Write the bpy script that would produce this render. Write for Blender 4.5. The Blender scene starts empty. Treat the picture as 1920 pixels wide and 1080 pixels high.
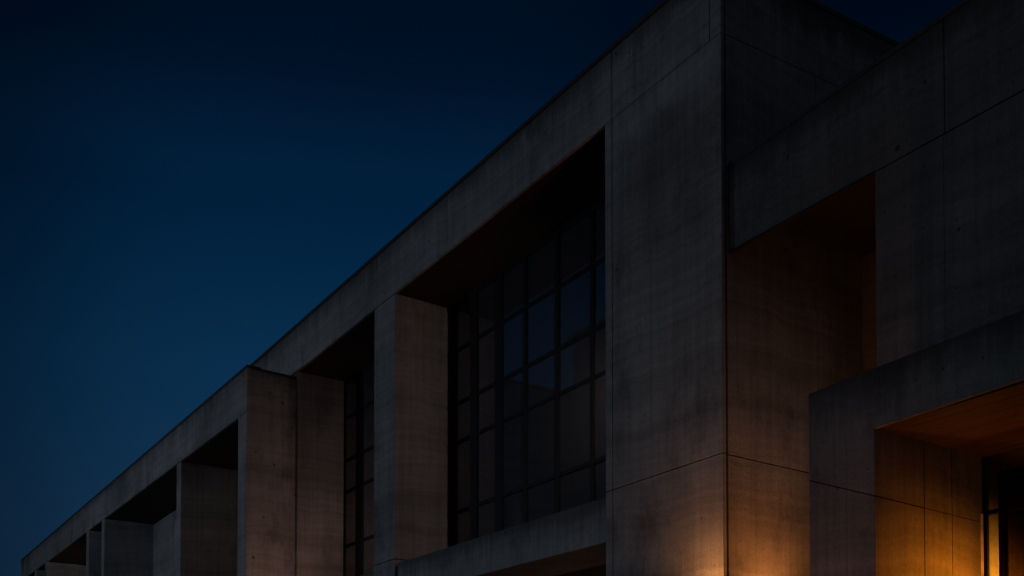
import bpy, bmesh, math, random
from mathutils import Vector
sc = bpy.context.scene
COL = sc.collection
R = math.radians

# ------------------------------------------------------------------ camera
# world axes: X runs along the long facade (towards the entrance), Y into the buildings, Z up
EYE = 1.6
F_PX, PITCH, HOR = 1890.0, R(1.5), 1395.0
YAW = math.atan2(.828, .561)
V0 = HOR - F_PX * math.tan(PITCH)
cam_d = bpy.data.cameras.new('camera'); cam = bpy.data.objects.new('camera', cam_d); COL.objects.link(cam)
cam.location = (0, 0, EYE); cam.rotation_euler = (R(90) + PITCH, 0, YAW)
cam_d.sensor_width = 36; cam_d.lens = F_PX * 36 / 1920
cam_d.shift_y = (V0 - 540) / 1920
cam_d.clip_start = .1; cam_d.clip_end = 3000
sc.camera = cam

# ------------------------------------------------------------------ sky, dusk light, exposure
sc.view_settings.view_transform = 'Standard'; sc.view_settings.look = 'None'
sc.view_settings.exposure = 0; sc.view_settings.gamma = 1
SUN_EL, SUN_AZ = R(48), R(214)          # the last cool light of the western sky, behind and left of the camera
W = bpy.data.worlds.new('World'); sc.world = W; W.use_nodes = True
nt = W.node_tree; nt.nodes.clear()
def wn(t, **k):
    n = nt.nodes.new(t)
    for a, b in k.items(): setattr(n, a, b)
    return n
out = wn('ShaderNodeOutputWorld'); bg = wn('ShaderNodeBackground'); nt.links.new(bg.outputs[0], out.inputs[0])
sky = wn('ShaderNodeTexSky', sky_type='NISHITA', sun_disc=False)
sky.sun_elevation = R(-6); sky.sun_rotation = SUN_AZ; sky.ozone_density = 6
tc = wn('ShaderNodeTexCoord'); sep = wn('ShaderNodeSeparateXYZ'); nt.links.new(tc.outputs['Generated'], sep.inputs[0])
ramp = wn('ShaderNodeValToRGB'); nt.links.new(sep.outputs['Z'], ramp.inputs[0])
def lin(c): return tuple(((v / 255 + .055) / 1.055) ** 2.4 if v > 10 else v / 255 / 12.92 for v in c) + (1,)
el = ramp.color_ramp.elements
stops = [(0.0, (24, 48, 72)), (.17, (21, 49, 76)), (.23, (18, 48, 76)), (.30, (12, 45, 74)), (.355, (8, 42, 71)), (.45, (2, 32, 59)), (.50, (2, 28, 53)), (.55, (.7, 18, 39)), (.62, (.3, 12, 29)), (.8, (.2, 8, 22))]
ramp.color_ramp.interpolation = 'CARDINAL'
el[0].position, el[0].color = stops[0][0], lin(stops[0][1])
el[1].position, el[1].color = stops[-1][0], lin(stops[-1][1])
for p, c in stops[1:-1]:
    e = el.new(p); e.color = lin(c)
# the afterglow is strongest above one point of the horizon and fades to both sides of it
hz = wn('ShaderNodeVectorMath', operation='MULTIPLY'); nt.links.new(tc.outputs['Generated'], hz.inputs[0]); hz.inputs[1].default_value = (1, 1, 0)
hn = wn('ShaderNodeVectorMath', operation='NORMALIZE'); nt.links.new(hz.outputs[0], hn.inputs[0])
hd = wn('ShaderNodeVectorMath', operation='DOT_PRODUCT'); nt.links.new(hn.outputs[0], hd.inputs[0]); hd.inputs[1].default_value = (-.897, .443, 0)
az = wn('ShaderNodeMapRange', interpolation_type='SMOOTHSTEP'); nt.links.new(hd.outputs['Value'], az.inputs[0])
az.inputs[1].default_value = .935; az.inputs[2].default_value = 1.0; az.inputs[3].default_value = .52; az.inputs[4].default_value = 1.1
mul = wn('ShaderNodeMixRGB', blend_type='MULTIPLY'); mul.inputs[0].default_value = 1
nt.links.new(ramp.outputs[0], mul.inputs[1]); nt.links.new(az.outputs[0], mul.inputs[2])
add = wn('ShaderNodeMixRGB', blend_type='ADD'); add.inputs[0].default_value = .02
ax = wn('ShaderNodeMapRange'); nt.links.new(sep.outputs['X'], ax.inputs[0])     # eastern, darker half of the sky
ax.inputs[1].default_value = -.35; ax.inputs[2].default_value = .25; ax.inputs[3].default_value = 0; ax.inputs[4].default_value = .9
mxe = wn('ShaderNodeMixRGB'); nt.links.new(ax.outputs[0], mxe.inputs[0]); nt.links.new(mul.outputs[0], mxe.inputs[1]); mxe.inputs[2].default_value = (.018, .021, .028, 1)
nt.links.new(mxe.outputs[0], add.inputs[1]); nt.links.new(sky.outputs[0], add.inputs[2])
nt.links.new(add.outputs[0], bg.inputs[0]); bg.inputs[1].default_value = 1.0

sun_d = bpy.data.lights.new('sun', 'SUN'); sun = bpy.data.objects.new('sun', sun_d); COL.objects.link(sun)
sun_d.energy = .042; sun_d.angle = R(24); sun_d.color = (.72, .86, 1.0)
sdir = Vector((-.25, -.72, .65)).normalized()           # towards the light
sun.rotation_euler = sdir.to_track_quat('Z', 'Y').to_euler()

# ------------------------------------------------------------------ measuring: view ray through photo point (u,v) met with a building plane
fw = Vector((-math.sin(YAW), math.cos(YAW), 0)); rt = Vector((math.cos(YAW), math.sin(YAW), 0)); up = Vector((0, 0, 1))
def ray(u, v):
    f2 = fw * math.cos(PITCH) + up * math.sin(PITCH); u2 = up * math.cos(PITCH) - fw * math.sin(PITCH)
    return f2 * F_PX + rt * (u - 960) + u2 * (V0 - v)
def onY(u, v, Y):
    d = ray(u, v); t = Y / d.y; return d.x * t, EYE + d.z * t          # X, Z
def onX(u, v, X):
    d = ray(u, v); t = X / d.x; return d.y * t, EYE + d.z * t          # Y, Z
def line(p, q):
    return lambda s: p[1] + (q[1] - p[1]) * (s - p[0]) / (q[0] - p[0])

# ------------------------------------------------------------------ materials
def mat(name):
    m = bpy.data.materials.new(name); m.use_nodes = True
    n = m.node_tree.nodes; b = n['Principled BSDF']
    return m, m.node_tree, b
def N(t, kind, **k):
    n = t.nodes.new(kind)
    for a, b in k.items():
        if a.startswith('i_'): n.inputs[int(a[2:])].default_value = b
        else: setattr(n, a, b)
    return n
def noise(t, vec, scale, detail=4, rough=.55):
    n = N(t, 'ShaderNodeTexNoise'); n.inputs['Scale'].default_value = scale
    n.inputs['Detail'].default_value = detail; n.inputs['Roughness'].default_value = rough
    t.links.new(vec, n.inputs['Vector']); return n.outputs['Fac']
def scaled(t, vec, s):
    n = N(t, 'ShaderNodeVectorMath', operation='MULTIPLY'); t.links.new(vec, n.inputs[0]); n.inputs[1].default_value = s
    return n.outputs[0]
def remap(t, val, a, b, c, d):
    n = N(t, 'ShaderNodeMapRange'); t.links.new(val, n.inputs[0])
    for i, x in enumerate((a, b, c, d)): n.inputs[i + 1].default_value = x
    return n.outputs[0]
def mul_(t, a, b):
    n = N(t, 'ShaderNodeMath', operation='MULTIPLY'); t.links.new(a, n.inputs[0]); t.links.new(b, n.inputs[1]); return n.outputs[0]
def concrete(name, base=(.27, .265, .26), seed=0.0, top=None, stain=None):
    """cast concrete: cloudy tone, fine rain streaks, pour lines, air holes; top=(a, b): roof edge height a + b*x, streaked with run-off; stain=(z, x0, x1)"""
    m, t, b = mat(name)
    g = N(t, 'ShaderNodeNewGeometry'); pos = g.outputs['Position']
    off = N(t, 'ShaderNodeVectorMath', operation='ADD'); t.links.new(pos, off.inputs[0])
    off.inputs[1].default_value = (seed * 7.3, seed * 3.1, seed * 1.7); v = off.outputs[0]
    sx = N(t, 'ShaderNodeSeparateXYZ'); t.links.new(pos, sx.inputs[0])
    big = remap(t, noise(t, v, .38, 6, .62), .3, .7, .60, 1.30)
    n1 = noise(t, scaled(t, v, (9, 9, .22)), 1.3, 5, .7); streak = remap(t, n1, .3, .7, .80, 1.13)
    wide = remap(t, noise(t, scaled(t, v, (1.5, 1.5, .12)), 1.0, 4, .6), .35, .65, .90, 1.06)
    # pour lines: slightly wavy horizontal bands of unequal height
    wv = noise(t, scaled(t, v, (.5, .5, .3)), 1.2, 3); zz = N(t, 'ShaderNodeMath', operation='MULTIPLY_ADD'); t.links.new(wv, zz.inputs[0]); zz.inputs[1].default_value = .6; t.links.new(sx.outputs['Z'], zz.inputs[2])
    cz = N(t, 'ShaderNodeCombineXYZ'); t.links.new(zz.outputs[0], cz.inputs[2]); cz.inputs[0].default_value = seed * 5 + 1.3
    lift = remap(t, noise(t, cz.outputs[0], 1.9, 4, .75), .37, .63, .74, 1.14)
    fine = remap(t, noise(t, v, 30, 4, .75), .3, .7, .80, 1.16)
    blotch = remap(t, noise(t, scaled(t, v, (1, 1, .55)), 1.1, 7, .72), .54, .69, 1.0, .55)
    def holes(scale, r, lo):
        vv = N(t, 'ShaderNodeVectorMath', operation='ADD'); t.links.new(v, vv.inputs[0]); vv.inputs[1].default_value = (scale, 0, scale)
        vo = N(t, 'ShaderNodeTexVoronoi'); vo.inputs['Scale'].default_value = scale; t.links.new(vv.outputs[0], vo.inputs['Vector'])
        sepc = N(t, 'ShaderNodeSeparateXYZ'); t.links.new(vo.outputs['Color'], sepc.inputs[0])
        thr = remap(t, sepc.outputs[0], .35, 1, 0, r); d = N(t, 'ShaderNodeMath', operation='SUBTRACT'); t.links.new(vo.outputs['Distance'], d.inputs[0]); t.links.new(thr, d.inputs[1])
        return remap(t, d.outputs[0], -.01, .02, lo, 1.0)
    pit = holes(2.6, .09, .3); pit2 = holes(8, .13, .5)
    f = big
    for x in (streak, wide, lift, fine, blotch, pit, pit2): f = mul_(t, f, x)
    if top:
        tx = N(t, 'ShaderNodeMath', operation='MULTIPLY_ADD'); t.links.new(sx.outputs['X'], tx.inputs[0]); tx.inputs[1].default_value = top[1]; tx.inputs[2].default_value = top[0]
        dz = N(t, 'ShaderNodeMath', operation='SUBTRACT'); t.links.new(tx.outputs[0], dz.inputs[0]); t.links.new(sx.outputs['Z'], dz.inputs[1])
        ln = remap(t, noise(t, scaled(t, v, (5, 5, .3)), 1.0, 5, .75), .3, .7, .02, .75)
        q = N(t, 'ShaderNodeMath', operation='DIVIDE'); t.links.new(dz.outputs[0], q.inputs[0]); t.links.new(ln, q.inputs[1])
        f = mul_(t, f, remap(t, q.outputs[0], .0, 1.0, .42, 1.0))
    if stain:
        dz = N(t, 'ShaderNodeMath', operation='SUBTRACT'); dz.inputs[0].default_value = stain[0]; t.links.new(sx.outputs['Z'], dz.inputs[1])
        edge = remap(t, dz.outputs[0], -.05, .07, 0, 1); fade = remap(t, dz.outputs[0], .1, 2.4, .8, 0)
        xa = remap(t, sx.outputs['X'], stain[1] - .05, stain[1] + .3, 0, 1); xb = remap(t, sx.outputs['X'], stain[2] - .5, stain[2], 1, 0)
        pat = remap(t, noise(t, scaled(t, v, (2.4, 2.4, .5)), 1.2, 6, .7), .38, .62, .15, 1)
        k = mul_(t, mul_(t, mul_(t, edge, fade), mul_(t, xa, xb)), pat)
        f = mul_(t, f, remap(t, k, 0, 1, 1.0, .5))
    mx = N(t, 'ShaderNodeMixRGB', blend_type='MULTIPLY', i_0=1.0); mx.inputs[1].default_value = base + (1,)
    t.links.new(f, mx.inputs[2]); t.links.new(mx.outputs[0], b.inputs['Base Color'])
    b.inputs['Roughness'].default_value = .82; b.inputs['Specular IOR Level'].default_value = .3
    bp = N(t, 'ShaderNodeBump'); bp.inputs['Strength'].default_value = .4; bp.inputs['Distance'].default_value = .012
    hs = mul_(t, mul_(t, fine, pit), mul_(t, pit2, streak)); t.links.new(hs, bp.inputs['Height']); t.links.new(bp.outputs[0], b.inputs['Normal'])
    return m
def edge(p, q, Y):
    (x0, z0), (x1, z1) = onY(*p, Y), onY(*q, Y); k = (z1 - z0) / (x1 - x0); return (z0 - k * x0, k)
CONC = concrete('board_concrete', (.30, .295, .29), 0, edge((471, 688), (1255, 0), 9.7), (onY(1200, 238, 9.7)[1], onY(1148, 300, 9.7)[0], onY(1325, 150, 9.7)[0]))
SILLC = concrete('sill_concrete', (.30, .295, .29), 3.0, (onY(1134, 931, 9.7)[1], 0))
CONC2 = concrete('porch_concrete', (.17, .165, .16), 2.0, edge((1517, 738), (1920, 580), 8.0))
CONC3 = concrete('wing_concrete', (.26, .255, .25), 5.0, edge((39.5, 1052), (464.5, 688), 8.47))
CONC4 = concrete('annex_concrete_shade', (.118, .118, .118), 9.0, edge((1365, 315), (1820, 0), 9.785))  # base colour darkened to carry the shade on this block
NEIGH = concrete('neighbour_concrete', (.36, .36, .37), 14.0)
def plain(name, c, rough=.6, metal=0, spec=.5):
    m, t, b = mat(name); g = N(t, 'ShaderNodeNewGeometry')
    n = remap(t, noise(t, g.outputs['Position'], 9, 4), .3, .7, .8, 1.2)
    mx = N(t, 'ShaderNodeMixRGB', blend_type='MULTIPLY', i_0=1.0); mx.inputs[1].default_value = c + (1,); t.links.new(n, mx.inputs[2])
    t.links.new(mx.outputs[0], b.inputs['Base Color']); b.inputs['Roughness'].default_value = rough; b.inputs['Metallic'].default_value = metal
    b.inputs['Specular IOR Level'].default_value = spec
    return m
JOINT = plain('joint_sealant', (.012, .011, .011), .9, 0, .1)
COPING = plain('coping_metal', (.03, .032, .036), .6, 0, .3)
FRAME = plain('frame_bronze', (.004, .004, .0045), .6, 0, .15)
STEEL = plain('pale_trim_highlight', (.70, .68, .64), .4, 0)  # paleness paints the bright highlight on the screen's frame edge
DARKROOF = plain('roof_felt', (.05, .05, .05), .95)
def wood(name):
    m, t, b = mat(name); g = N(t, 'ShaderNodeNewGeometry'); v = g.outputs['Position']
    gr = remap(t, noise(t, scaled(t, v, (.5, 9, 9)), 2.5, 5, .65), .3, .7, .6, 1.35)
    sx = N(t, 'ShaderNodeSeparateXYZ'); t.links.new(v, sx.inputs[0])
    fl = N(t, 'ShaderNodeMath', operation='MULTIPLY'); t.links.new(sx.outputs['Y'], fl.inputs[0]); fl.inputs[1].default_value = 1 / .24
    fl2 = N(t, 'ShaderNodeMath', operation='FLOOR'); t.links.new(fl.outputs[0], fl2.inputs[0])
    wnn = N(t, 'ShaderNodeTexWhiteNoise', noise_dimensions='1D'); t.links.new(fl2.outputs[0], wnn.inputs['W'])
    tone = remap(t, wnn.outputs['Value'], 0, 1, .7, 1.2)
    mx = N(t, 'ShaderNodeMixRGB', blend_type='MULTIPLY', i_0=1.0); mx.inputs[1].default_value = (.105, .050, .020, 1)
    t.links.new(mul_(t, gr, tone), mx.inputs[2]); t.links.new(mx.outputs[0], b.inputs['Base Color']); b.inputs['Roughness'].default_value = .5
    return m
WOOD = wood('soffit_wood')
RECESS = plain('dark_recess_ceiling', (.013, .010, .008), .8, 0, .15)  # near-black paints the ceiling's shade against the up-light below
SOFFIT = plain('dark_brown_soffit', (.045, .024, .013), .7, 0, .2)  # dark brown paints shade on undersides that the lamps would brighten
def mirror_glass(name, refl, tint=(.004, .005, .006)):
    m, t, b = mat(name)
    b.inputs['Base Color'].default_value = tint + (1,); b.inputs['Roughness'].default_value = .03
    b.inputs['IOR'].default_value = refl
    g = N(t, 'ShaderNodeNewGeometry'); bp = N(t, 'ShaderNodeBump'); bp.inputs['Strength'].default_value = .05; bp.inputs['Distance'].default_value = .01
    t.links.new(noise(t, g.outputs['Position'], .9, 2), bp.inputs['Height']); t.links.new(bp.outputs[0], b.inputs['Normal'])
    return m
GLASS = mirror_glass('coated_glass', 2.4, (.034, .039, .047))
def clear_glass(name, tint=(.86, .86, .84)):
    m, t, b = mat(name); t.nodes.remove(b); o = t.nodes['Material Output']
    tr = N(t, 'ShaderNodeBsdfTransparent'); tr.inputs[0].default_value = tint + (1,); gl = N(t, 'ShaderNodeBsdfGlossy'); gl.inputs['Roughness'].default_value = .02
    fr = N(t, 'ShaderNodeFresnel'); fr.inputs[0].default_value = 1.5; mx = N(t, 'ShaderNodeMixShader')
    t.links.new(fr.outputs[0], mx.inputs[0]); t.links.new(tr.outputs[0], mx.inputs[1]); t.links.new(gl.outputs[0], mx.inputs[2]); t.links.new(mx.outputs[0], o.inputs[0])
    return m
CLEAR = clear_glass('clear_glass'); DOORGLASS = clear_glass('tinted_door_glass', (.26, .20, .15))
def lampmat(name, c, s):
    m, t, b = mat(name); b.inputs['Base Color'].default_value = (.8, .7, .5, 1); b.inputs['Emission Color'].default_value = c + (1,); b.inputs['Emission Strength'].default_value = s
    return m
LENS = lampmat('lamp_lens', (1, .6, .25), 3)
def paving():
    m, t, b = mat('stone_paving'); g = N(t, 'ShaderNodeNewGeometry')
    br = N(t, 'ShaderNodeTexBrick'); br.inputs['Scale'].default_value = 1; br.inputs['Brick Width'].default_value = 1.2; br.inputs['Row Height'].default_value = .6; br.inputs['Mortar Size'].default_value = .006
    br.inputs['Color1'].default_value = (.2, .195, .19, 1); br.inputs['Color2'].default_value = (.16, .157, .15, 1); br.inputs['Mortar'].default_value = (.05, .05, .05, 1)
    t.links.new(g.outputs['Position'], br.inputs['Vector'])
    mx = N(t, 'ShaderNodeMixRGB', blend_type='MULTIPLY', i_0=1.0); t.links.new(br.outputs[0], mx.inputs[1]); t.links.new(remap(t, noise(t, g.outputs['Position'], .8, 6), .3, .7, .75, 1.2), mx.inputs[2])
    t.links.new(mx.outputs[0], b.inputs['Base Color']); b.inputs['Roughness'].default_value = .75
    return m
PAVE = paving()

# ------------------------------------------------------------------ mesh helpers
class MB:
    def __init__(s): s.bm = bmesh.new(); s.mats = []
    def mi(s, m):
        if m not in s.mats: s.mats.append(m)
        return s.mats.index(m)
    def prism(s, pts, vec, m, bevel=0):
        """closed polygon pts (3D) pushed along vec"""
        b = bmesh.new(); vs = [b.verts.new(p) for p in pts]; f = b.faces.new(vs)
        r = bmesh.ops.extrude_face_region(b, geom=[f]); nv = [e for e in r['geom'] if isinstance(e, bmesh.types.BMVert)]
        bmesh.ops.translate(b, verts=nv, vec=vec); bmesh.ops.recalc_face_normals(b, faces=b.faces)
        if bevel: bmesh.ops.bevel(b, geom=list(b.edges), offset=bevel, segments=2, affect='EDGES', profile=.5)
        k = s.mi(m); vm = {v: s.bm.verts.new(v.co) for v in b.verts}
        for fc in b.faces:
            try: nf = s.bm.faces.new([vm[v] for v in fc.verts]); nf.material_index = k
            except ValueError: pass
        b.free()
    def xz(s, pts, y0, y1, m, bevel=0): s.prism([(x, y0, z) for x, z in pts], (0, y1 - y0, 0), m, bevel)
    def yz(s, pts, x0, x1, m, bevel=0): s.prism([(x0, y, z) for y, z in pts], (x1 - x0, 0, 0), m, bevel)
    def box(s, x0, x1, y0, y1, z0, z1, m, bevel=0): s.xz([(x0, z0), (x1, z0), (x1, z1), (x0, z1)], y0, y1, m, bevel)
    def strip_xz(s, a, b, w, y, m, d=.003):      # joint drawn along a-b on a front face y
        n = Vector((b[0] - a[0], b[1] - a[1])).normalized(); n = Vector((-n.y, n.x)) * w / 2
        s.xz([(a[0] - n.x, a[1] - n.y), (b[0] - n.x, b[1] - n.y), (b[0] + n.x, b[1] + n.y), (a[0] + n.x, a[1] + n.y)], y - d, y + .001, m)
    def strip_yz(s, a, b, w, x, m, d=.003):
        n = Vector((b[0] - a[0], b[1] - a[1])).normalized(); n = Vector((-n.y, n.x)) * w / 2
        s.yz([(a[0] - n.x, a[1] - n.y), (b[0] - n.x, b[1] - n.y), (b[0] + n.x, b[1] + n.y), (a[0] + n.x, a[1] + n.y)], x - .001, x + d, m)
    def cyl(s, p, q, r, m, seg=20):
        p, q = Vector(p), Vector(q); d = (q - p).normalized(); a = d.orthogonal().normalized(); c = d.cross(a)
        s.prism([p + a * r * math.cos(2 * math.pi * i / seg) + c * r * math.sin(2 * math.pi * i / seg) for i in range(seg)], q - p, m)
    def build(s, name, parent=None, loc=(0, 0, 0)):
        me = bpy.data.meshes.new(name); s.bm.to_mesh(me); s.bm.free()
        for m in s.mats: me.materials.append(m)
        o = bpy.data.objects.new(name, me); COL.objects.link(o)
        if parent is not None:
            o.parent = parent
            w = Vector((0, 0, 0)); p = parent
            while p is not None: w += p.location; p = p.parent
            o.location = -w
        return o
def thing(name, label, cat, loc, group=None):
    o = bpy.data.objects.new(name, None); COL.objects.link(o); o.location = loc; o.empty_display_size = .3
    o['label'] = label; o['category'] = cat
    if group: o['group'] = group
    return o
BV = .010

# ------------------------------------------------------------------ ground
g = MB(); g.box(-500, 500, -500, 500, -1, 0, PAVE); go = g.build('ground'); go['kind'] = 'structure'

# ================================================================== MAIN BLOCK
Y0 = 9.70
XC = onY(1356, 900, Y0)[0]
X_P = onY(1135, 600, Y0)[0]; X_G = onY(1148, 600, Y0)[0]
F1 = onY(701, 800, Y0)[0]; F2 = onY(740, 800, Y0)[0]
E2 = onY(557.5, 850, Y0)[0]; E1 = E2 - .9
ztop = line(onY(471, 688, Y0), onY(1255, 0, Y0)); zbot = line(onY(545, 705.5, Y0), onY(1348, 62, Y0))
ZJ = (onY(1135, 923, Y0)[1] + onY(1356, 848, Y0)[1]) / 2
zjoint = line(onY(1135, 923, Y0), onY(1356, 848, Y0))
ZS1 = onY(1134, 931, Y0)[1]; ZS0 = onY(1134, 1016, Y0)[1]
YG = 11.0
main = thing('concrete_building', 'tall grey concrete block with big recessed window bays and a heavy corner pier', 'building', (XC, Y0, 0))
XL = -30.0
def quad(x0, x1, lo, hi): return [(x0, lo(x0)), (x1, lo(x1)), (x1, hi(x1)), (x0, hi(x0))]
# roof beam
m = MB(); J = .012
cuts = [XL, onY(838, 460, Y0)[0], X_G, onY(1330, 40, Y0)[0], XC]
for a, b in zip(cuts[:-1], cuts[1:]):
    m.xz(quad(a + (J / 2 if a != XL else 0), b - (J / 2 if b != XC else 0), zbot, ztop), Y0, Y0 + .06, CONC, .006)
m.xz(quad(XL, XC - .03, lambda x: zbot(x) + .004, lambda x: ztop(x) - .004), Y0 + .06, YG + .5, CONC)
m.build('roof_beam', main)
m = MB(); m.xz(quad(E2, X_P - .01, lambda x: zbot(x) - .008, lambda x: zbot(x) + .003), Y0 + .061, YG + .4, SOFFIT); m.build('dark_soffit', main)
m = MB(); m.xz(quad(XL, XC + .015, lambda x: ztop(x) + .002, lambda x: ztop(x) + .07), Y0 - .02, Y0 + .5, COPING)
# side roof edge
pr = [onX(1505, 0, XC), onX(1688, 91.5, XC)]; sl = line(*pr)
tops = [(Y0, ztop(XC)), pr[0], pr[1], (30, pr[1][1])]
c = [(Y0 + .5, sl(Y0 + .5) * .5 + ztop(XC) * .5 + .002), (pr[0][0], pr[0][1] + .002), (pr[1][0], pr[1][1] + .002), (30, pr[1][1] + .002)]
m.yz(c + [(y, z + .07) for y, z in c[::-1]], XC - .5, XC + .015, COPING)
m.build('coping', main)
# side wall
jl = line(onX(1366.7, 67, XC), onX(1463, 112, XC)); ml = line(onX(1363, 857.5, XC), onX(1503, 897, XC))
jl2 = lambda y: min(jl(y), jl(14.0)); YS = Y0 + .095
m = MB()
def rq(lo, hi): return [(YS, lo(YS)), (14, lo(14)), (30, lo(14)), (30, hi(14)), (14, hi(14)), (YS, hi(YS))]
m.yz(rq(lambda y: 0, lambda y: ZJ - .009), XC - .05, XC, CONC, .002)
m.yz(rq(lambda y: ZJ + .009, lambda y: jl2(y) - .006), XC - .05, XC, CONC, .002)
m.yz([(YS, jl2(YS) + .005), (14, jl2(14) + .005), (30, jl2(14) + .005), (30, tops[3][1]), tops[2], tops[1], (YS, tops[1][1] * .3 + tops[0][1] * .7)], XC - .05, XC, CONC, .006)
m.yz([(Y0 + .06, 0), (30, 0), (30, tops[3][1] - .02), (tops[2][0], tops[2][1] - .02), (tops[1][0], tops[1][1] - .02), (Y0 + .06, tops[1][1] - .02)], XC - .35, XC - .05, JOINT)
yv = onX(1533, 600, XC)[0]; m.strip_yz((yv, ZJ + .02), (yv, jl2(yv) - .02), .006, XC, JOINT, .001)
m.build('side_wall', main)
# corner pier
m = MB()
for a, b in ((X_P, X_G - .007), (X_G + .007, XC)):
    zj = zjoint
    m.xz([(a, 0), (b, 0), (b, zj(b) - .006), (a, zj(a) - .006)], Y0, Y0 + .06, CONC, .007)
    m.xz([(a, zj(a) + .006), (b, zj(b) + .006), (b, zbot(b) - .008), (a, zbot(a) - .008)], Y0, Y0 + .06, CONC, .007)
m.xz([(X_P + .003, 0), (XC - .06, 0), (XC - .06, zbot(XC)), (X_P + .003, zbot(X_P))], Y0 + .061, YG + .4, CONC)
m.build('corner_pier', main)
# intermediate pier and the one beside the wing
for a, b in ((F1, F2), (E1, E2)):
    m = MB(); zj = ZS1 + .10
    m.box(a, b, Y0 + .004, YG + .3, 0, zj - .007, CONC, BV)
    m.xz([(a, zj + .007), (b, zj + .007), (b, zbot(b) - .012), (a, zbot(a) - .012)], Y0 + .004, YG + .3, CONC, BV)
    m.box(a + .03, b - .03, Y0 + .05, YG + .28, .1, zbot(b) - .02, JOINT)
    m.build('pier', main)
# sill beams
for a, b in ((F2 + .10, X_P - .004), (E2 + .004, F1 - .004)):
    m = MB(); m.box(a, b, Y0 + .03, YG - .09, ZS0, ZS1, SILLC, BV)
    jx = a + (b - a) * .09
    m.strip_xz((jx, ZS0 + .02), (jx, ZS1 - .02), .006, Y0 + .03, JOINT, .001)
    m.build('sill_beam', main)
# floor slab, wooden ceiling of the open ground floor, inner walls
m = MB(); m.box(E2, X_P + .5, Y0 + .25, 16, ZS0 + .05, ZS1 - .05, CONC); m.build('floor_slab', main)
m = MB(); y = Y0 + .26
while y < 15.9:
    m.box(E2 + .02, X_P + .3, y, y + .226, ZS0 + .012, ZS0 + .045, WOOD, .004); y += .24
m.build('wood_ceiling', main)
m = MB(); m.box(XL, XC - .4, 16, 16.3, 0, ZS0, CONC); m.box(X_P + .4, X_P + .7, YG + .5, 16, 0, ZS0, CONC); m.build('ground_floor_wall', main)
m = MB(); m.box(XL, XC - .4, YG + .5, 30, ZS1 + .3, zbot(XC) + .6, DARKROOF); m.build('upper_storey_core', main)
m = MB(); m.box(XL, XC - .4, YG + .45, 30, 10.9, 11.0, DARKROOF); m.build('roof', main)
m = MB(); m.box(XL - .3, XL, Y0 + .4, 30, 0, 11.0, CONC); m.build('rear_wall', main)
# windows: bronze frame > coated glass
def window(x0, x1, z0, ztl, mull, trans, name='window'):
    fr = MB(); d0, d1 = YG - .038, YG + .02
    for a, b, dd in mull: fr.xz([(a, z0), (b, z0), (b, ztl(b)), (a, ztl(a))], YG - dd, d1, FRAME, .004)
    for za, w in trans: fr.box(x0, x1, d0 + .012, d1 - .004, za - w / 2, za + w / 2, FRAME, .003)
    fr.xz([(x0, ztl(x0) - .12), (x1, ztl(x1) - .12), (x1, ztl(x1) - .012), (x0, ztl(x0) - .012)], YG - .034, d1 - .006, FRAME)
    fr.box(x0, x1, YG - .033, d1 - .006, z0 - .02, z0 + .05, FRAME)
    fo = fr.build(name, main)
    random.seed(4)
    gm = MB(); mm = sorted((a, b) for a, b, _ in mull); zz = [z0] + sorted(t[0] for t in trans) + [min(ztl(x0), ztl(x1)) - .02]
    for (a0, a1), (b0, b1) in zip(mm[:-1], mm[1:]):
        for za, zb in zip(zz[:-1], zz[1:]):
            t = random.uniform(-.0015, .0015) * (b0 - a1); t2 = random.uniform(-.001, .001)
            gm.prism([(a1 - .01, YG - t, za), (b0 + .01, YG + t, za), (b0 + .01, YG + t + t2, zb), (a1 - .01, YG - t + t2, zb)], (0, .012, 0), GLASS)
    gm.build('glass', fo)
def Xg(u, v=800): return onY(u, v, YG)[0]
def Zt(a, b): return (onY(*a, YG)[1] + onY(*b, YG)[1]) / 2
mull = [(Xg(843), Xg(857), .03), (Xg(883), Xg(896), .03), (Xg(930), Xg(943), .03), (Xg(983), Xg(989), .03), (Xg(1043), Xg(1050), .03), (Xg(1109), Xg(1116), .03), (Xg(1180), Xg(1188), .03)]
trans = [(Zt((858, 656), (1133, 487)), .07), (Zt((849, 760), (1133, 613)), .075), (Zt((849, 833), (1133, 702)), .075), (Zt((849, 962), (1133, 862)), .075)]
window(F2 - .02, Xg(1188), ZS1 - .04, lambda x: zbot(x), mull, trans)
mull2 = [(Xg(639), Xg(648), .03), (Xg(669), Xg(681), .03), (Xg(712), Xg(717), .03), (Xg(745), Xg(752), .03)]
trans2 = [(Zt((648, 785), (699, 755)), .07), (Zt((648, 865), (699, 839)), .075), (Zt((646, 924), (699, 900)), .075), (Zt((643, 1026), (699, 1007)), .075)]
window(E2 - .02, Xg(752), ZS1 - .04, lambda x: zbot(x), mull2, trans2)

# ================================================================== LEFT WING (stands proud of the main block)
XW = onY(554.5, 900, Y0)[0]; YW = onX(463, 800, XW)[0]; YB = 10.2
wing = thing('concrete_wing', 'long low concrete wing with a row of thin fins, projecting beyond the tall block', 'building', (XW, YW, 0))
wtop = line(onY(39.5, 1052, YW), onY(464.5, 688, YW)); wbot = line(onY(52, 1080, YW), onY(447, 783, YW))
WX0 = onY(39.5, 1060, YW)[0]
m = MB(); cuts = [WX0, onY(108, 1010, YW)[0], onY(240, 900, YW)[0], onY(340, 820, YW)[0], onY(414, 760, YW)[0], XW - .031]
for a, b in zip(cuts[:-1], cuts[1:]):
    m.xz(quad(a + .005, b - .005, wbot, wtop), YW, YW + .06, CONC3, .006)
m.xz(quad(WX0 + .01, XW - .031, lambda x: wbot(x) + .004, lambda x: wtop(x) - .004), YW + .06, YB + .3, CONC3)
m.build('roof_beam', wing)
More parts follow.
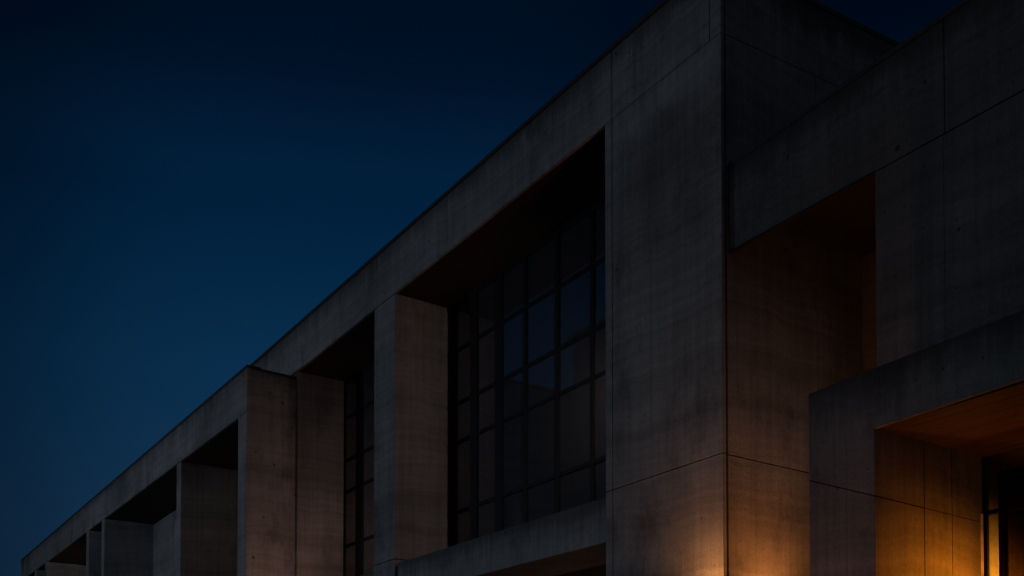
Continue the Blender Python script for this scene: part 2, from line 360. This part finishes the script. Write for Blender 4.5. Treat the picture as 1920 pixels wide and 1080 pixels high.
m = MB(); m.xz(quad(WX0 + .02, XW - .04, lambda x: wbot(x) - .006, lambda x: wbot(x) + .003), YW + .061, YB + .2, SOFFIT); m.build('dark_soffit', wing)
zr = [onX(464.5, 691, XW), onX(554.5, 711.5, XW)]; zrl = line(*zr)
m = MB(); m.yz([(YW, 0), (Y0 - .012, 0), (Y0 - .012, zrl(Y0)), (YW, wtop(XW))], XW - .03, XW, CONC3, .008)
yj = YW + .02
m.build('end_wall', wing)
m = MB(); m.xz(quad(WX0 - .01, XW + .012, lambda x: wtop(x) + .002, lambda x: wtop(x) + .065), YW - .015, YW + .35, COPING)
m.yz([(YW + .35, zrl(YW + .35) + .002), (Y0 - .002, zrl(Y0) + .002), (Y0 - .002, zrl(Y0) + .067), (YW + .35, zrl(YW + .35) + .067)], XW - .35, XW + .012, COPING); m.build('coping', wing)
m = MB(); XP = onY(446, 900, YW)[0]
zj = ZS1 + .1
m.xz([(XP, 0), (XW - .031, 0), (XW - .031, wbot(XW) - .012), (XP, wbot(XP) - .012)], YW, YB, CONC3, .008)
m.build('corner_pier', wing)
for a, b in ((330.5, 338.5), (191, 196), (162.5, 167), (85.5, 89.5), (66.5, 70)):
    xa, xb = onY(a, 950, YW)[0], onY(b, 950, YW)[0]; m = MB(); zj = ZS1 + .1
    m.box(xa, xb, YW + .004, YB - .004, 0, zj - .008, CONC3, BV); m.xz([(xa, zj + .008), (xb, zj + .008), (xb, wbot(xb) - .012), (xa, wbot(xa) - .012)], YW + .004, YB - .004, CONC3, BV)
    m.box(xa + .03, xb - .03, YW + .04, YB - .05, .1, wbot(xb) - .05, JOINT)
    m.build('fin', wing)
xa, xb = onY(323.5, 1020, YW)[0], onY(330, 1020, YW)[0]
m = MB(); m.box(xa, xb, YW + .05, YB - .1, 0, onY(326, 975, YW)[1], CONC3, BV); m.build('pilaster', wing)
m = MB(); m.box(WX0 + .02, XW - .04, YB, YB + .3, 0, wbot(XW) + .2, CONC3); m.build('back_wall', wing)
m = MB(); m.box(WX0, WX0 + .5, YW + .004, 20, 0, wbot(WX0) - .01, CONC3); m.build('far_end_wall', wing)
m = MB(); m.box(WX0 + .05, XL - .4, YB + .31, 20, 0, 10.0, DARKROOF); m.build('rear_core', wing)

# ================================================================== RIGHT BLOCK
YR = onX(1365, 500, XC)[0]
blk = thing('concrete_annex', 'blank concrete block toned as if shaded, right of the corner pier, with a recess above the entrance', 'building', (XC + 1, YR, 0))
rtop = line(onY(1365, 315, YR), onY(1820, 0, YR)); rbot = line(onY(1372, 469, YR), onY(1780, 244, YR))
XR = onY(1642, 500, YR)[0]; XE = 5.0
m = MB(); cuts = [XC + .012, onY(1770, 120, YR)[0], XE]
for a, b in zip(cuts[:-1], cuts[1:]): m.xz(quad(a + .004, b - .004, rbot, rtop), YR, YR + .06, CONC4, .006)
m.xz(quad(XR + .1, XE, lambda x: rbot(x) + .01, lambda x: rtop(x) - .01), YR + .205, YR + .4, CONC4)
m.xz(quad(XC + .014, XR - .004, lambda x: rbot(x) - .012, lambda x: rbot(x) + .006), YR - .004, YR + .064, FRAME)  # dark strip added so the lower edge shows no up-light
m.build('roof_beam', blk)
m = MB(); m.xz(quad(XC + .012, XE, lambda x: rtop(x) + .002, lambda x: rtop(x) + .055), YR - .012, YR + .4, COPING); m.build('coping', blk)
YRB = onX(1617, 600, XC)[0]
cz = (onX(1450, 415, XC)[1] + onX(1615, 480, XC)[1]) / 2
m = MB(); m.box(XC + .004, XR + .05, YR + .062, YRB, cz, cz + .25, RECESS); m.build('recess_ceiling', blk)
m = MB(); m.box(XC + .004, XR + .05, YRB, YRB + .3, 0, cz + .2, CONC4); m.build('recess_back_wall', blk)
# portal numbers needed for the opening
YP = 8.0
PX0 = onY(1517, 900, YP)[0]; PX1 = onY(1640, 900, YP)[0]
ptop = line(onY(1517, 738, YP), onY(1920, 580, YP)); psof = line(onY(1640, 803, YP), onY(1920, 710, YP))
PZ = psof(PX1); YD = onX(1843, 950, PX1)[0]; PXE = 3.2
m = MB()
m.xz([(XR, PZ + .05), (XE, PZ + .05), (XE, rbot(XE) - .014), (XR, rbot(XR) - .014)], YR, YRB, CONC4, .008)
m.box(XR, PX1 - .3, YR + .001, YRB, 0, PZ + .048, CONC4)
xv = onY(1770, 400, YR)[0]; m.strip_xz((xv, PZ + .1), (xv, rbot(xv) - .03), .003, YR, JOINT, .0006)
m.build('front_wall', blk)
m = MB(); m.box(XR + .06, XE, YRB + .01, 30, 0, rtop(XR) - .3, DARKROOF); m.box(XC + .02, XR + .05, YRB + .31, 30, 0, rtop(XR) - .3, DARKROOF); m.build('rear_core', blk)
m = MB(); m.box(XC + .02, XE, YR + .41, 30, rtop(XR) - .28, rtop(XR) - .15, DARKROOF); m.build('roof', blk)

# ================================================================== ENTRANCE PORCH
porch = thing('entrance_porch', 'concrete entrance porch with a timber ceiling and a warm lit inner wall', 'porch', (PX0, YP, 0))
m = MB()
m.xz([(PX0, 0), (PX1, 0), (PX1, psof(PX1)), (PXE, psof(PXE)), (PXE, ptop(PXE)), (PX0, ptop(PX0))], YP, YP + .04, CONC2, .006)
a, b = onY(1517, 901, YP), onY(1640, 930, YP); m.strip_xz(a, b, .009, YP, JOINT, .002)
xv = onY(1587, 900, YP)[0]; m.strip_xz((xv, 0), (xv, 4.6), .0025, YP, JOINT, .0006)
m.build('portal_frame', porch)
m = MB()
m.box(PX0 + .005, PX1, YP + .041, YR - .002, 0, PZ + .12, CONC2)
yj1, yj2 = onX(1733, 950, PX1)[0], onX(1785, 950, PX1)[0]; zh = b[1]
m.strip_yz((yj1, 0), (yj1, PZ), .010, PX1, JOINT, .002); m.strip_yz((yj2, 0), (yj2, PZ), .008, PX1, JOINT, .0015)
m.strip_yz((YP + .0, zh), (yj1, zh - .012), .009, PX1, JOINT, .0025); m.strip_yz((yj1, zh - .012), (YD, zh - .03), .006, PX1, JOINT, .001)
m.build('side_wall', porch)
m = MB(); m.box(PX0 + .005, PXE, YP + .041, YR - .002, PZ + .13, ptop(PX0) - .01, CONC2); m.build('roof_slab', porch)
m = MB(); y = YP + .042
while y < YRB - .3:
    m.box(PX1 + .003, PXE, y, y + .231, PZ + .012, PZ + .045, WOOD, .002); y += .24
m.build('wood_ceiling', porch)
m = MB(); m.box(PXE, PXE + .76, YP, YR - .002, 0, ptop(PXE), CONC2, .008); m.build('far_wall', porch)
m = MB(); m.box(PX1 - .29, PX1 - .002, YR + .02, YRB, 0, PZ + .04, CONC2); m.box(PX1 - .29, PXE, YRB - .3, YRB - .02, 0, PZ, CONC2)
m.strip_yz((YD + .35, 0), (YD + .35, PZ), .008, PX1 - .002, JOINT, .0015)
m.build('lobby_wall', porch)
# glazed screen > clear sidelight, door leaf
def Xd(u): return onY(u, 950, YD)[0]
x_m0, x_m1 = Xd(1876.5), Xd(1884)
fr = MB()
fr.box(PX1 + .004, PX1 + .035, YD - .02, YD + .05, 0, PZ + .01, FRAME, .003)
fr.box(x_m0, x_m1, YD - .05, YD + .06, 0, onY(1880, 884, YD)[1], FRAME, .003)
zt = onY(1843, 964, YD)[1]; fr.box(PX1 + .035, PXE - .01, YD - .03, YD + .04, zt - .02, zt + .022, FRAME, .002)
zhd = onY(1880, 884, YD)[1]; fr.box(x_m1, PXE - .01, YD - .045, YD + .05, zhd - .075, zhd, FRAME, .003)
for x in (-4.15, -2.9, -1.6, -.3, 1.0): fr.box(x, x + .06, YD - .045, YD + .055, 0, zhd - .076, FRAME, .003)
fo = fr.build('glazed_screen', porch)
m = MB(); m.box(PX1 + .0355, x_m0 - .001, YD, YD + .01, .05, zt - .021, CLEAR); m.box(PX1 + .0355, x_m0 - .001, YD, YD + .01, zt + .023, PZ + .01, CLEAR); m.build('sidelight', fo)
m = MB()
for z0, z1 in ((.05, zt - .021), (zt + .023, zhd - .076)): m.box(x_m1 + .001, PXE - .02, YD, YD + .012, z0, z1, DOORGLASS)
m.build('tinted_glass', fo)
m = MB(); m.box(PX1 + .0012, PX1 + .004, YD - .05, YD - .022, 0, zt, STEEL); m.box(PX1 + .004, PX1 + .016, YD - .034, YD - .022, 0, zt, STEEL, .003); m.build('trim_highlight', fo)  # pale strip painting the highlight along the frame edge

# ================================================================== building across the plaza, mirrored in the glazing
opp = thing('neighbouring_building', 'plain concrete building across the plaza, seen mirrored in the dark glazing', 'building', (-62, -18, 0))
m = MB(); m.box(-80, -56, -46, -16, 0, 26, NEIGH); m.box(-56.01, -44, -46, -21, 0, 30, NEIGH); m.build('wall', opp)
for i in range(5):
    for z in (3, 7.5, 12, 16.5, 21):
        m = MB(); m.box(-78.5 + i * 4.6, -75.5 + i * 4.6, -16.01, -15.97, z, z + 2.6, FRAME); m.build('window', opp)
m = MB(); m.box(-80.1, -56.02, -46.1, -15.9, 26, 26.3, COPING); m.box(-56, -43.9, -46.1, -20.9, 30, 30.3, COPING); m.build('coping', opp)

# ================================================================== lamps (fixtures out of view, some added only for their light)
def spot(parent, loc, target, watts, size, blend, rad, col):
    d = bpy.data.lights.new('lamp_light', 'SPOT'); o = bpy.data.objects.new('lamp_light', d); COL.objects.link(o)
    d.energy = watts; d.spot_size = R(size); d.spot_blend = blend; d.shadow_soft_size = rad; d.color = col
    o.parent = parent; w = Vector(loc) - parent.location; o.location = w
    o.rotation_euler = (Vector(loc) - Vector(target)).to_track_quat('Z', 'Y').to_euler()
    return o
def flood(loc, target, watts, size, blend, label, rad=.08, col=(1, .52, .24)):
    L = Vector(loc); T = Vector(target); d = (T - L).normalized()
    t = thing('flood_lamp', label, 'lamp', (L.x, L.y, 0))
    m = MB(); m.cyl((L.x, L.y, 0), (L.x, L.y, .03), .10, FRAME); m.cyl((L.x, L.y, .03), tuple(L - d * .12), .02, FRAME); m.build('stand', t)
    m = MB(); m.cyl(tuple(L - d * .2), tuple(L), .09, FRAME, 24); m.build('housing', t)
    m = MB(); m.cyl(tuple(L + d * .001), tuple(L + d * .01), .08, LENS, 24); m.build('lens', t)
    spot(t, tuple(L + d * .03), target, watts, size, blend, rad, col)
def sconce(loc, n, target, watts, size, blend, label, rad=.05, col=(1, .5, .2)):
    L = Vector(loc); n = Vector(n)
    t = thing('wall_lamp', label, 'lamp', tuple(L - n * .14))
    m = MB(); m.cyl(tuple(L + Vector((0, 0, -.3))), tuple(L), .055, FRAME, 24); m.build('housing', t)
    m = MB(); c = L - n * .06 + Vector((0, 0, -.15)); m.cyl(tuple(c), tuple(c - n * .078), .03, FRAME); m.build('bracket', t)
    m = MB(); m.cyl(tuple(L + Vector((0, 0, .001))), tuple(L + Vector((0, 0, .008))), .048, LENS, 24); m.build('lens', t)
    spot(t, tuple(L + Vector((0, 0, .02))), target, watts, size, blend, rad, col)
# corner wall lamps
x, z = onY(1346, 1165, Y0); sconce((x, Y0 - .27, z), (0, -1, 0), (x + .03, Y0 - .02, z + 3), 118, 160, 1, 'small warm up-light on the front of the corner pier', col=(1, .37, .10))
y, z = onX(1432, 1190, XC); sconce((XC + .34, y, z), (1, 0, 0), (XC + .1, y + .05, z + 3), 145, 150, 1, 'small warm up-light on the side wall behind the corner pier', col=(1, .31, .07))
# floods
flood((-20.9, 8.75, 4.9), (-24.0, 9.2, 6.4), 56, 140, 1, 'flood lamp on a tall stand, aimed at the wing end wall', col=(1, .50, .35))
flood((-15, 12.5, .4), (-14, 11.5, 4.5), 14, 140, 1, 'floor lamp under the wooden ceiling of the open ground floor', col=(1, .35, .08))
flood((-6.5, 5.6, .2), (-6.35, 8.0, 2.6), 110, 50, 1, 'small added ground lamp in front of the entrance porch', col=(1, .38, .2))  # lamp added to warm the lower front of the porch frame
flood((-4.6, 8.95, .3), (PX1, 9.0, 3.2), 75, 110, 1, 'added fill lamp on the porch floor washing its side wall and ceiling', col=(1, .30, .06))  # fill lamp added in place of bounced light in the porch
# pendant hanging in the porch
def pendant(x, y, z, zc, target, watts, label, col):
    t = thing('pendant_lamp', label, 'lamp', (x, y, z))
    m = MB(); m.cyl((x, y, z + .14), (x, y, zc), .008, FRAME); m.build('rod', t)
    m = MB(); m.cyl((x, y, z + .06), (x, y, z + .14), .07, FRAME, 24); m.build('cap', t)
    m = MB(); m.cyl((x, y, z - .06), (x, y, z + .059), .06, LENS, 24); m.build('diffuser', t)
    d = (Vector(target) - Vector((x, y, z))).normalized()
    spot(t, tuple(Vector((x, y, z)) + d * .1), target, watts, 135, 1, .06, col)
pendant(-4.9, 10.45, 2.95, PZ + .01, (PX1, 10.15, 2.75), 430, 'small pendant lamp hanging in the lobby behind the glazed screen', (1, .33, .02))
pendant(-4.75, 9.3, 3.0, PZ + .01, (PX1, 9.1, 2.8), 105, 'small pendant lamp hanging inside the porch', (1, .255, .008))
# unseen lamps added on the piers' left faces to warm the next pier's side
def added_bay_lamp(x, y, z, target, watts, label, col=(1, .68, .58)):
    t = thing('added_bay_lamp', label, 'lamp', (x, y, z), 'added lamps inside the facade bays')
    m = MB(); m.box(x - .05, x - .0005, y - .09, y + .09, z - .09, z + .09, FRAME, .01); m.build('housing', t)
    m = MB(); m.cyl((x - .051, y, z), (x - .056, y, z), .07, LENS, 24); m.build('lens', t)
    spot(t, (x - .08, y, z), target, watts, 120, 1, .07, col)
added_bay_lamp(X_P, 9.93, 7.6, (F2, 10.2, 7.3), 105, 'added square lamp on the hidden face of the corner pier')
added_bay_lamp(F1, 10.05, 7.4, (E2, 10.2, 7.0), 30, 'added square lamp on the hidden face of the pier between the two window bays')
added_bay_lamp(XP, 9.4, 6.6, (XP - 5, 9.3, 6.4), 30, 'added square lamp on the hidden face of the wing corner pier')
FX_ = onY(330.5, 950, YW)[0]; added_bay_lamp(FX_, 9.4, 6.6, (FX_ - 9, 9.7, 6.4), 300, 'added square lamp on the hidden face of the fin nearest the wing corner')
FX_ = onY(162.5, 950, YW)[0]; added_bay_lamp(FX_, 9.4, 6.6, (FX_ - 9, 9.3, 6.4), 170, 'added square lamp on the hidden face of a fin further along the wing')
added_bay_lamp(XR + .0, 10.9, 5.6, (XC, 10.8, 6.0), 6.5, 'added square lamp on the hidden face of the recess above the porch', (1, .78, .70))
# plaza lamp posts added out of view, lighting the facade more towards the left
def added_lamp_post(x, y, watts, label):
    t = thing('added_lamp_post', label, 'lamp post', (x, y, 0), 'added plaza lamp posts')
    m = MB(); m.cyl((x, y, 0), (x, y, .5), .11, FRAME); m.cyl((x, y, .5), (x, y, 9.2), .06, FRAME); m.build('pole', t)
    m = MB(); m.cyl((x, y, 9.5), (x, y, 9.56), .3, FRAME, 32); m.cyl((x, y, 9.2), (x, y, 9.26), .12, FRAME, 24); m.build('lamp_head', t)
    m = MB(); m.cyl((x, y, 9.261), (x, y, 9.499), .10, COOL, 24); m.build('lamp_glass', t)
    d = bpy.data.lights.new('lamp_light', 'POINT'); o = bpy.data.objects.new('lamp_light', d); COL.objects.link(o); o.parent = t
    o.location = (00.22, .22, 9.38); d.energy = watts; d.shadow_soft_size = .12; d.color = (.66, .80, 1)
COOL = lampmat('cool_lamp_glass', (.8, .9, 1), 2)
added_lamp_post(-33, -11, 1250, 'added plaza lamp post with a cool white head, nearest the viewpoint')
added_lamp_post(-54, -8, 300, 'added plaza lamp post with a cool white head, farther along the wing')
